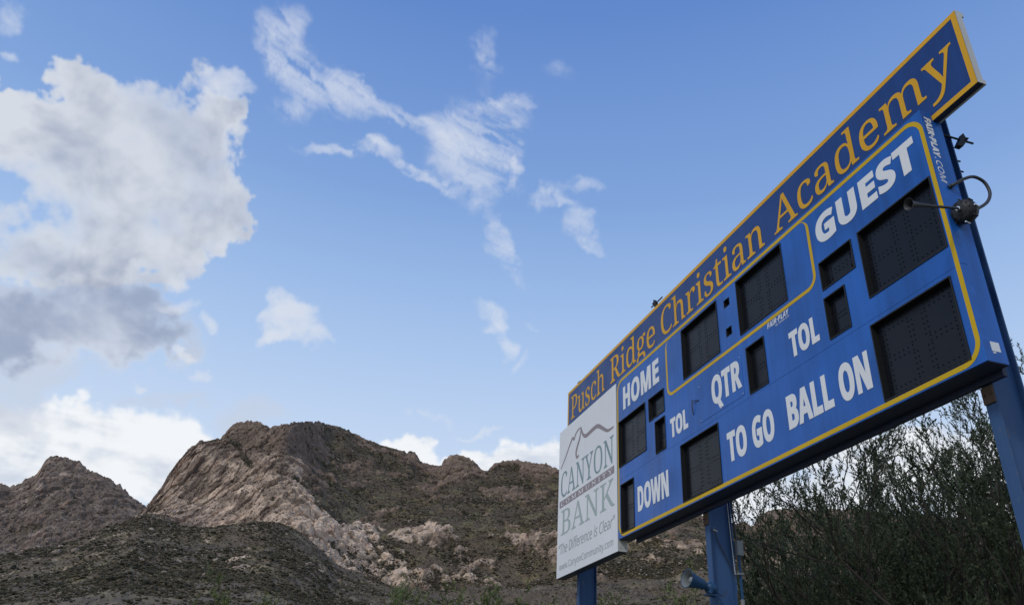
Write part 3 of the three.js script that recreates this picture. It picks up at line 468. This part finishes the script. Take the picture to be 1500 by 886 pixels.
{
  const t = thing('post_cap_lug', 'small dark lug on the header top edge above the bank sign', 'lug', [-2.0, Y0 + 3.2135, -0.16]);
  part('plate', box(-0.05, 0.07, 0, 0.055, -0.02, 0.012), M.black, t); part('pin', cyl([0.01, 0.03, 0.012], [0.01, 0.03, 0.03], 0.012, 0.012, 8), M.black, t);
}
for (const yy of [2.08, 2.20]) { part('bolt', cyl([0.045, Y0 + yy, -POSTD / 2 - 0.0005], [0.045, Y0 + yy, -POSTD / 2 - 0.035], 0.008, 0.008, 6), M.black, rightPost); }

// ---------------------------------------------------------------- sponsor sign
{
  const zf = 0.013, x0 = -2.481, x1 = -0.006, y0 = -0.16, y1 = 2.402, TH = 0.153;
  const t = thing('bank_sign', 'white bank advertising sign with mountain logo beside the scoreboard', 'sign', [0, Y0, 0]);
  part('sign_box', box(x0, x1, y0, y1, zf - TH, zf - 0.004), M.alu, t);
  part('face_sheet', box(x0 - 0.002, x1 + 0.002, y0 - 0.002, y1 + 0.002, zf - 0.0035, zf), M.sponsor, t);
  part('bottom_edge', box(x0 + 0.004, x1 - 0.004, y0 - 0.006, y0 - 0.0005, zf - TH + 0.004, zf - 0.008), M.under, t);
  for (let k = 0; k < 8; k++) for (const zz of [-0.035, -0.11]) part('rivet', cyl([x1, -0.11 + k * 0.34, zz], [x1 + 0.004, -0.11 + k * 0.34, zz], 0.007, 0.005, 8), M.rubber, t);
  const z = zf + 0.0006, T = (f, s, a, b, base, cap, m, o) => part('lettering', word(f, s, a, b, base, cap, z, { depth: 0.001, ...o }), m, t);
  T(RR, 'CANYON', -2.36, -0.105, 1.165, 0.435, M.teal);
  part('name_bar', flat(rrect(THREE.Shape, -2.405, -0.095, 0.995, 1.110, 0.002), z, z + 0.0008), M.mauve, t);
  part('lettering', word(RR, 'C O M M U N I T Y', -2.33, -0.16, 1.018, 0.068, z + 0.001, { depth: 0.001 }), M.sponsor, t);
  T(RR, 'BANK', -2.315, -0.095, 0.512, 0.42, M.greenGrey);
  T(SR, '“The Difference is Clear”', -2.41, -0.085, 0.205, 0.165, M.grey, { slant: 0.2 });
  T(SR, 'www.CanyonCommunity.com', -2.355, -0.155, -0.052, 0.105, M.grey);
  // mountain outline: brush strokes that swell and taper
  const stroke = (pts, w) => { const c = new THREE.CatmullRomCurve3(pts.map(([x, y]) => new THREE.Vector3(x, y, 0))), n = 48, a = [], b = []; for (let i = 0; i <= n; i++) { const p = c.getPoint(i / n), d = c.getTangent(i / n), k = w * (0.25 + 0.75 * Math.sin(Math.PI * Math.min(1, 0.08 + 0.9 * i / n)) ** 0.7); a.push(new THREE.Vector2(p.x - d.y * k, p.y + d.x * k)); b.unshift(new THREE.Vector2(p.x + d.y * k, p.y - d.x * k)); } return flat(new THREE.Shape([...a, ...b]), z, z + 0.0008); };
  part('logo_stroke', stroke([[-2.385, 1.70], [-2.18, 1.84], [-1.96, 2.02], [-1.83, 2.10], [-1.76, 2.06], [-1.70, 2.12], [-1.58, 2.165], [-1.45, 2.17]], 0.026), M.mauve, t);
  const s2 = stroke([[-1.46, 2.175], [-1.34, 2.0], [-1.22, 1.945], [-0.95, 1.955], [-0.72, 1.945], [-0.52, 1.84], [-0.32, 1.735], [-0.10, 1.72]], 0.036); s2.translate(0, 0, 0.001); part('logo_stroke', s2, M.mauve, t);
  const s3 = stroke([[-1.43, 2.16], [-1.50, 1.99], [-1.60, 1.88], [-1.66, 1.78], [-1.62, 1.69], [-1.52, 1.70]], 0.030); s3.translate(0, 0, 0.002); part('logo_stroke', s3, M.mauve, t);
}

// ---------------------------------------------------------------- air horn with its hose on the cabinet end
{
  const t = thing('air_horn', 'dark grey air horn with thin trumpet on the scoreboard end', 'air horn', [CW, Y0, 0]);
  const c = [0.075, 1.305, -0.10];
  part('mounting_foot', box(0.0006, 0.03, 1.25, 1.36, -0.15, -0.05), M.iron, t);
  const body = part('body', lathe([[0, -0.075], [0.055, -0.075], [0.062, -0.06], [0.062, -0.045], [0.088, -0.04], [0.095, -0.03], [0.095, 0.0], [0.10, 0.004], [0.10, 0.022], [0.095, 0.026], [0.092, 0.05], [0.07, 0.062], [0.045, 0.066], [0.04, 0.074], [0, 0.075]], c, [0.25, -0.1, 1]), M.iron, t);
  const ax = new THREE.Vector3(0.25, -0.1, 1).normalize(), u = new THREE.Vector3(1, 0, -0.25).normalize(), v = new THREE.Vector3().crossVectors(ax, u);
  for (let k = 0; k < 8; k++) { const a = k * Math.PI / 4, p = new THREE.Vector3(...c).addScaledVector(u, Math.cos(a) * 0.104).addScaledVector(v, Math.sin(a) * 0.104), q0 = p.clone().addScaledVector(ax, -0.015), q1 = p.clone().addScaledVector(ax, 0.045); part('clamp_bolt', cyl(q0.toArray(), q1.toArray(), 0.007, 0.007, 6), k % 3 ? M.iron : M.chrome, t); }
  for (let k = 0; k < 10; k++) { const a = k * Math.PI / 5, p = new THREE.Vector3(...c).addScaledVector(u, Math.cos(a) * 0.07).addScaledVector(v, Math.sin(a) * 0.07); part('rib', cyl(p.clone().addScaledVector(ax, 0.045).toArray(), p.clone().addScaledVector(ax, 0.068).toArray(), 0.012, 0.006, 6), M.iron, t); }
  const n0 = new THREE.Vector3(...c).addScaledVector(ax, 0.07), n1 = n0.clone().addScaledVector(ax, 0.035);
  part('nut', cyl(n0.toArray(), n1.toArray(), 0.022, 0.02, 6), M.chrome, t);
  const bellAt = new THREE.Vector3(0.075, 1.225, 0.47), dir = bellAt.clone().sub(n1), len = dir.length();
  part('trumpet', lathe([[0.010, 0], [0.011, len * 0.3], [0.0135, len * 0.6], [0.018, len * 0.8], [0.026, len * 0.91], [0.038, len * 0.965], [0.05, len], [0.048, len + 0.001], [0.036, len * 0.965], [0.024, len * 0.91], [0.012, len * 0.75], [0, len * 0.7]], n1.toArray(), dir.toArray()), M.rubber, t);
  part('hose', tube([[0.001, 1.605, -0.093], [0.035, 1.625, -0.125], [0.06, 1.69, -0.22], [0.07, 1.73, -0.32], [0.075, 1.70, -0.405], [0.08, 1.60, -0.43], [0.085, 1.48, -0.37], [0.08, 1.37, -0.235], [0.078, 1.335, -0.165]], 0.0135, 64, 10), M.rubber, t);
  part('hose_fitting', cyl([-0.0, 1.604, -0.092], [0.022, 1.614, -0.107], 0.02, 0.018, 10), M.iron, t);
}

// ---------------------------------------------------------------- blue horn loudspeaker on the middle post
{
  const t = thing('horn_loudspeaker', 'blue horn loudspeaker with pale grey mouth on the middle post', 'loudspeaker', [2.01, Y0, POSTZ]);
  const mouth = new THREE.Vector3(0.16, -0.88, 0.40), back = new THREE.Vector3(0.115, -0.925, 0.15), d = mouth.clone().sub(back), n = d.length();
  part('bell', lathe([[0.042, 0], [0.056, n * 0.12], [0.068, n * 0.45], [0.085, n * 0.8], [0.101, n * 0.97], [0.107, n], [0.103, n + 0.004], [0.098, n]], back.toArray(), d.toArray(), 40), M.hornBlue, t);
  part('bell_lining', lathe([[0.100, n + 0.001], [0.093, n * 0.95], [0.076, n * 0.75], [0.058, n * 0.42], [0.045, n * 0.2], [0, n * 0.18]], back.toArray(), d.toArray(), 40), M.hornGrey, t);
  part('inner_horn', lathe([[0, n * 0.86], [0.018, n * 0.85], [0.034, n * 0.80], [0.042, n * 0.70], [0.036, n * 0.5], [0.03, n * 0.22]], back.toArray(), d.toArray(), 24), M.hornGrey, t);
  const b2 = back.clone().addScaledVector(d, -0.30);
  part('driver', lathe([[0, -0.02], [0.05, -0.02], [0.068, -0.008], [0.07, 0.05], [0.056, 0.075], [0.03, 0.085], [0.028, 0.11]], [0.085, -0.945, 0.035], [0.12, 0.05, 1], 28), M.hornBlue, t);
  part('swivel', cyl([0.06, -0.99, 0.085], [0.15, -0.985, 0.10], 0.022, 0.022, 12), M.hornBlue, t);
  part('yoke', merge([box(0.02, 0.13, -1.025, -1.005, 0.002, 0.12), box(0.02, 0.13, -1.004, -0.93, 0.002, 0.014)]), M.hornBlue, t);
  part('wire', tube([[0.09, -0.96, 0.02], [0.10, -1.0, -0.04], [0.085, -1.01, -0.10], [0.06, -0.96, -0.15], [0.03, -0.93, -0.18]], 0.005, 24, 6), M.rubber, t);
}

// ---------------------------------------------------------------- trees
function tree(name, label, group, at, { H, spread, limbs, sub, twigs, shoots, leaves, leaf, lean = [0, 0], green, seed, low = 0.22, open = 0 }) {
  const q = rngOf(seed), t = thing(name, label, 'tree', [at.x, 0, at.z], group);
  const wood = [], LP = [], LC = [], TP = [];
  const V = (x, y, z) => new THREE.Vector3(x, y, z);
  function limbTube(pts, r0, r1, sides, out) {
    const rings = pts.map((p, i) => { const d = (pts[Math.min(i + 1, pts.length - 1)].clone().sub(pts[Math.max(i - 1, 0)])).normalize(), a = Math.abs(d.y) < 0.9 ? V(0, 1, 0) : V(1, 0, 0), u = a.cross(d).normalize(), v = d.clone().cross(u), r = mix(r0, r1, i / (pts.length - 1)); return Array.from({ length: sides }, (_, k) => { const w = k / sides * 6.2832; return p.clone().addScaledVector(u, Math.cos(w) * r).addScaledVector(v, Math.sin(w) * r); }); });
    for (let i = 0; i < rings.length - 1; i++) for (let k = 0; k < sides; k++) { const a = rings[i][k], b = rings[i][(k + 1) % sides], c = rings[i + 1][k], d = rings[i + 1][(k + 1) % sides]; for (const p of [a, b, c, b, d, c]) out.push(p.x, p.y, p.z); }
  }
  function grow(start, dir, len, n, up, wob) { const pts = [start.clone()], d = dir.clone().normalize(); for (let i = 0; i < n; i++) { d.x += (q() - 0.5) * wob; d.z += (q() - 0.5) * wob; d.y += (q() - 0.5) * wob * 0.6 + up / n; d.normalize(); pts.push(pts[i].clone().addScaledVector(d, len / n)); } return pts; }
  const along = (pts, f) => { const x = f * (pts.length - 1), i = Math.min(Math.floor(x), pts.length - 2); return [pts[i].clone().lerp(pts[i + 1], x - i), pts[i + 1].clone().sub(pts[i]).normalize()]; };
  const side = (d, ang) => { const a = q() * 6.2832, p = V(Math.cos(a), 0.25 + 0.2 * q(), Math.sin(a)); p.addScaledVector(d, -p.dot(d)).normalize(); return d.clone().multiplyScalar(Math.cos(ang)).addScaledVector(p, Math.sin(ang)); };
  const foot = grow(V(0, -0.05, 0), V(0, 1, 0), H * low, 5, 0, 0.25); limbTube(foot, H * 0.026, H * 0.02, 9, wood);
  const top = foot[foot.length - 1];
  for (let i = 0; i < limbs; i++) {
    const a = (i + q() * 0.7) / limbs * 6.2832, out = spread * (0.35 + 0.75 * q()), l0 = grow(top, V(Math.cos(a) * out + lean[0], 0.8, Math.sin(a) * out + lean[1]), H * (0.55 + 0.33 * q()), 8, 0.55, 0.28);
    limbTube(l0, H * 0.010, H * 0.0015, 6, wood);
    for (let j = 0; j < sub; j++) {
      const f = 0.2 + 0.8 * (j + q()) / sub, [p, d] = along(l0, Math.min(f, 1)), l1 = grow(p, side(d, 0.45 + 0.5 * q()), H * (0.17 + 0.2 * q()), 6, 0.5, 0.36);
      limbTube(l1, H * 0.0022, H * 0.0006, 5, wood);
      for (let k = 0; k < twigs; k++) {
        const f2 = 0.15 + 0.85 * (k + q()) / twigs, [p2, d2] = along(l1, Math.min(f2, 1)), l2 = grow(p2, side(d2, 0.35 + 0.5 * q()), H * (0.055 + 0.08 * q()), 4, 0.36, 0.45);
        limbTube(l2, H * 0.0007, H * 0.0003, 3, TP);
        for (let m = 0; m < shoots; m++) {
          const [p3, d3] = along(l2, Math.min(1, 0.15 + 0.85 * (m + q()) / shoots)), l3 = grow(p3, side(d3, 0.3 + 0.5 * q()), H * (0.02 + 0.03 * q()), 2, 0.4, 0.35);
          if (q() < open) continue;
          const tone = 0.65 + 0.7 * q();
          for (let n = 0; n < leaves; n++) {
            const [p4, d4] = along(l3, Math.min(1, (n + q()) / leaves)), ld = side(d4, 0.25 + 0.6 * q()), w = V(q() - 0.5, q() - 0.5, q() - 0.5).cross(ld).normalize(), ln = leaf * (0.6 + 0.8 * q()), wd = ln * 0.2;
            const A = p4, B = p4.clone().addScaledVector(ld, ln * 0.5).addScaledVector(w, wd), C = p4.clone().addScaledVector(ld, ln), D = p4.clone().addScaledVector(ld, ln * 0.5).addScaledVector(w, -wd);
            for (const p of [A, B, C, A, C, D]) { LP.push(p.x, p.y, p.z); const k2 = tone * (0.9 + 0.2 * q()); LC.push(green[0] * k2, green[1] * k2, green[2] * k2); }
          }
        }
      }
    }
  }
  const geo = (a, c) => { const g = new THREE.BufferGeometry(); g.setAttribute('position', new THREE.Float32BufferAttribute(a, 3)); if (c) g.setAttribute('color', new THREE.Float32BufferAttribute(c, 3)); g.computeVertexNormals(); return g; };
  part('trunk', geo(wood), BARK, t); part('twigs', geo(TP), BARK, t); part('crown', geo(LP, LC), LEAF, t);
  return t;
}
const BARK = plain(0.045, 0.036, 0.028, 0.95), LEAF = new THREE.MeshStandardMaterial({ vertexColors: true, roughness: 0.75 });
const MESQ = { limbs: 9, sub: 12, twigs: 9, shoots: 6, leaves: 20, leaf: 0.046, open: 0.2, green: [0.038, 0.055, 0.022] };
tree('mesquite_tree', 'dark feathery desert tree rising beside the post at the ball on window end', 'dark trees behind the scoreboard', place(34.5, 14), { ...MESQ, H: 6.1, spread: 0.7, seed: 11, lean: [-0.15, 0] });
tree('mesquite_tree', 'dark feathery desert tree under the words BALL ON', 'dark trees behind the scoreboard', place(28, 15.5), { ...MESQ, H: 6.3, spread: 0.8, seed: 23 });
tree('mesquite_tree', 'dark feathery desert tree, smallest of them, beside the junction box post', 'dark trees behind the scoreboard', place(24.6, 17), { ...MESQ, H: 5.4, spread: 0.62, seed: 37 });
for (const [az, d, H, seed, where] of [[23.5, 23, 6.2, 41, 'behind the loudspeaker post'], [30.5, 22, 6.6, 42, 'between the feathery trees']])
  tree('mesquite_tree', 'dark dense desert tree farther back ' + where, 'dark trees behind the scoreboard', place(az, d), { ...MESQ, sub: 10, leaf: 0.075, leaves: 12, open: 0.05, H, spread: 0.9, seed });
const PALO = { limbs: 8, sub: 9, twigs: 8, shoots: 4, leaves: 10, leaf: 0.10, green: [0.115, 0.138, 0.042] };
for (const [az, d, H, sp, seed, where] of [[-4.3, 34, 6.5, 0.6, 51, 'below the light rock band'], [0.8, 33, 6.2, 0.7, 52, 'before the slope beside the bank sign'], [-17.2, 36, 5.9, 0.45, 53, 'before the dark foothill'], [5.5, 32, 5.9, 0.6, 54, 'behind the post under the bank sign'], [10.5, 30, 5.4, 0.7, 55, 'between the bank sign post and loudspeaker post'], [17.5, 27, 6.0, 0.6, 56, 'behind the loudspeaker post']])
  tree('palo_verde_tree', 'yellow green desert tree top ' + where, 'green desert trees beyond the posts', place(az, d), { ...PALO, H: H * 0.92, spread: sp * 1.6, seed });

renderer.render(scene, camera);
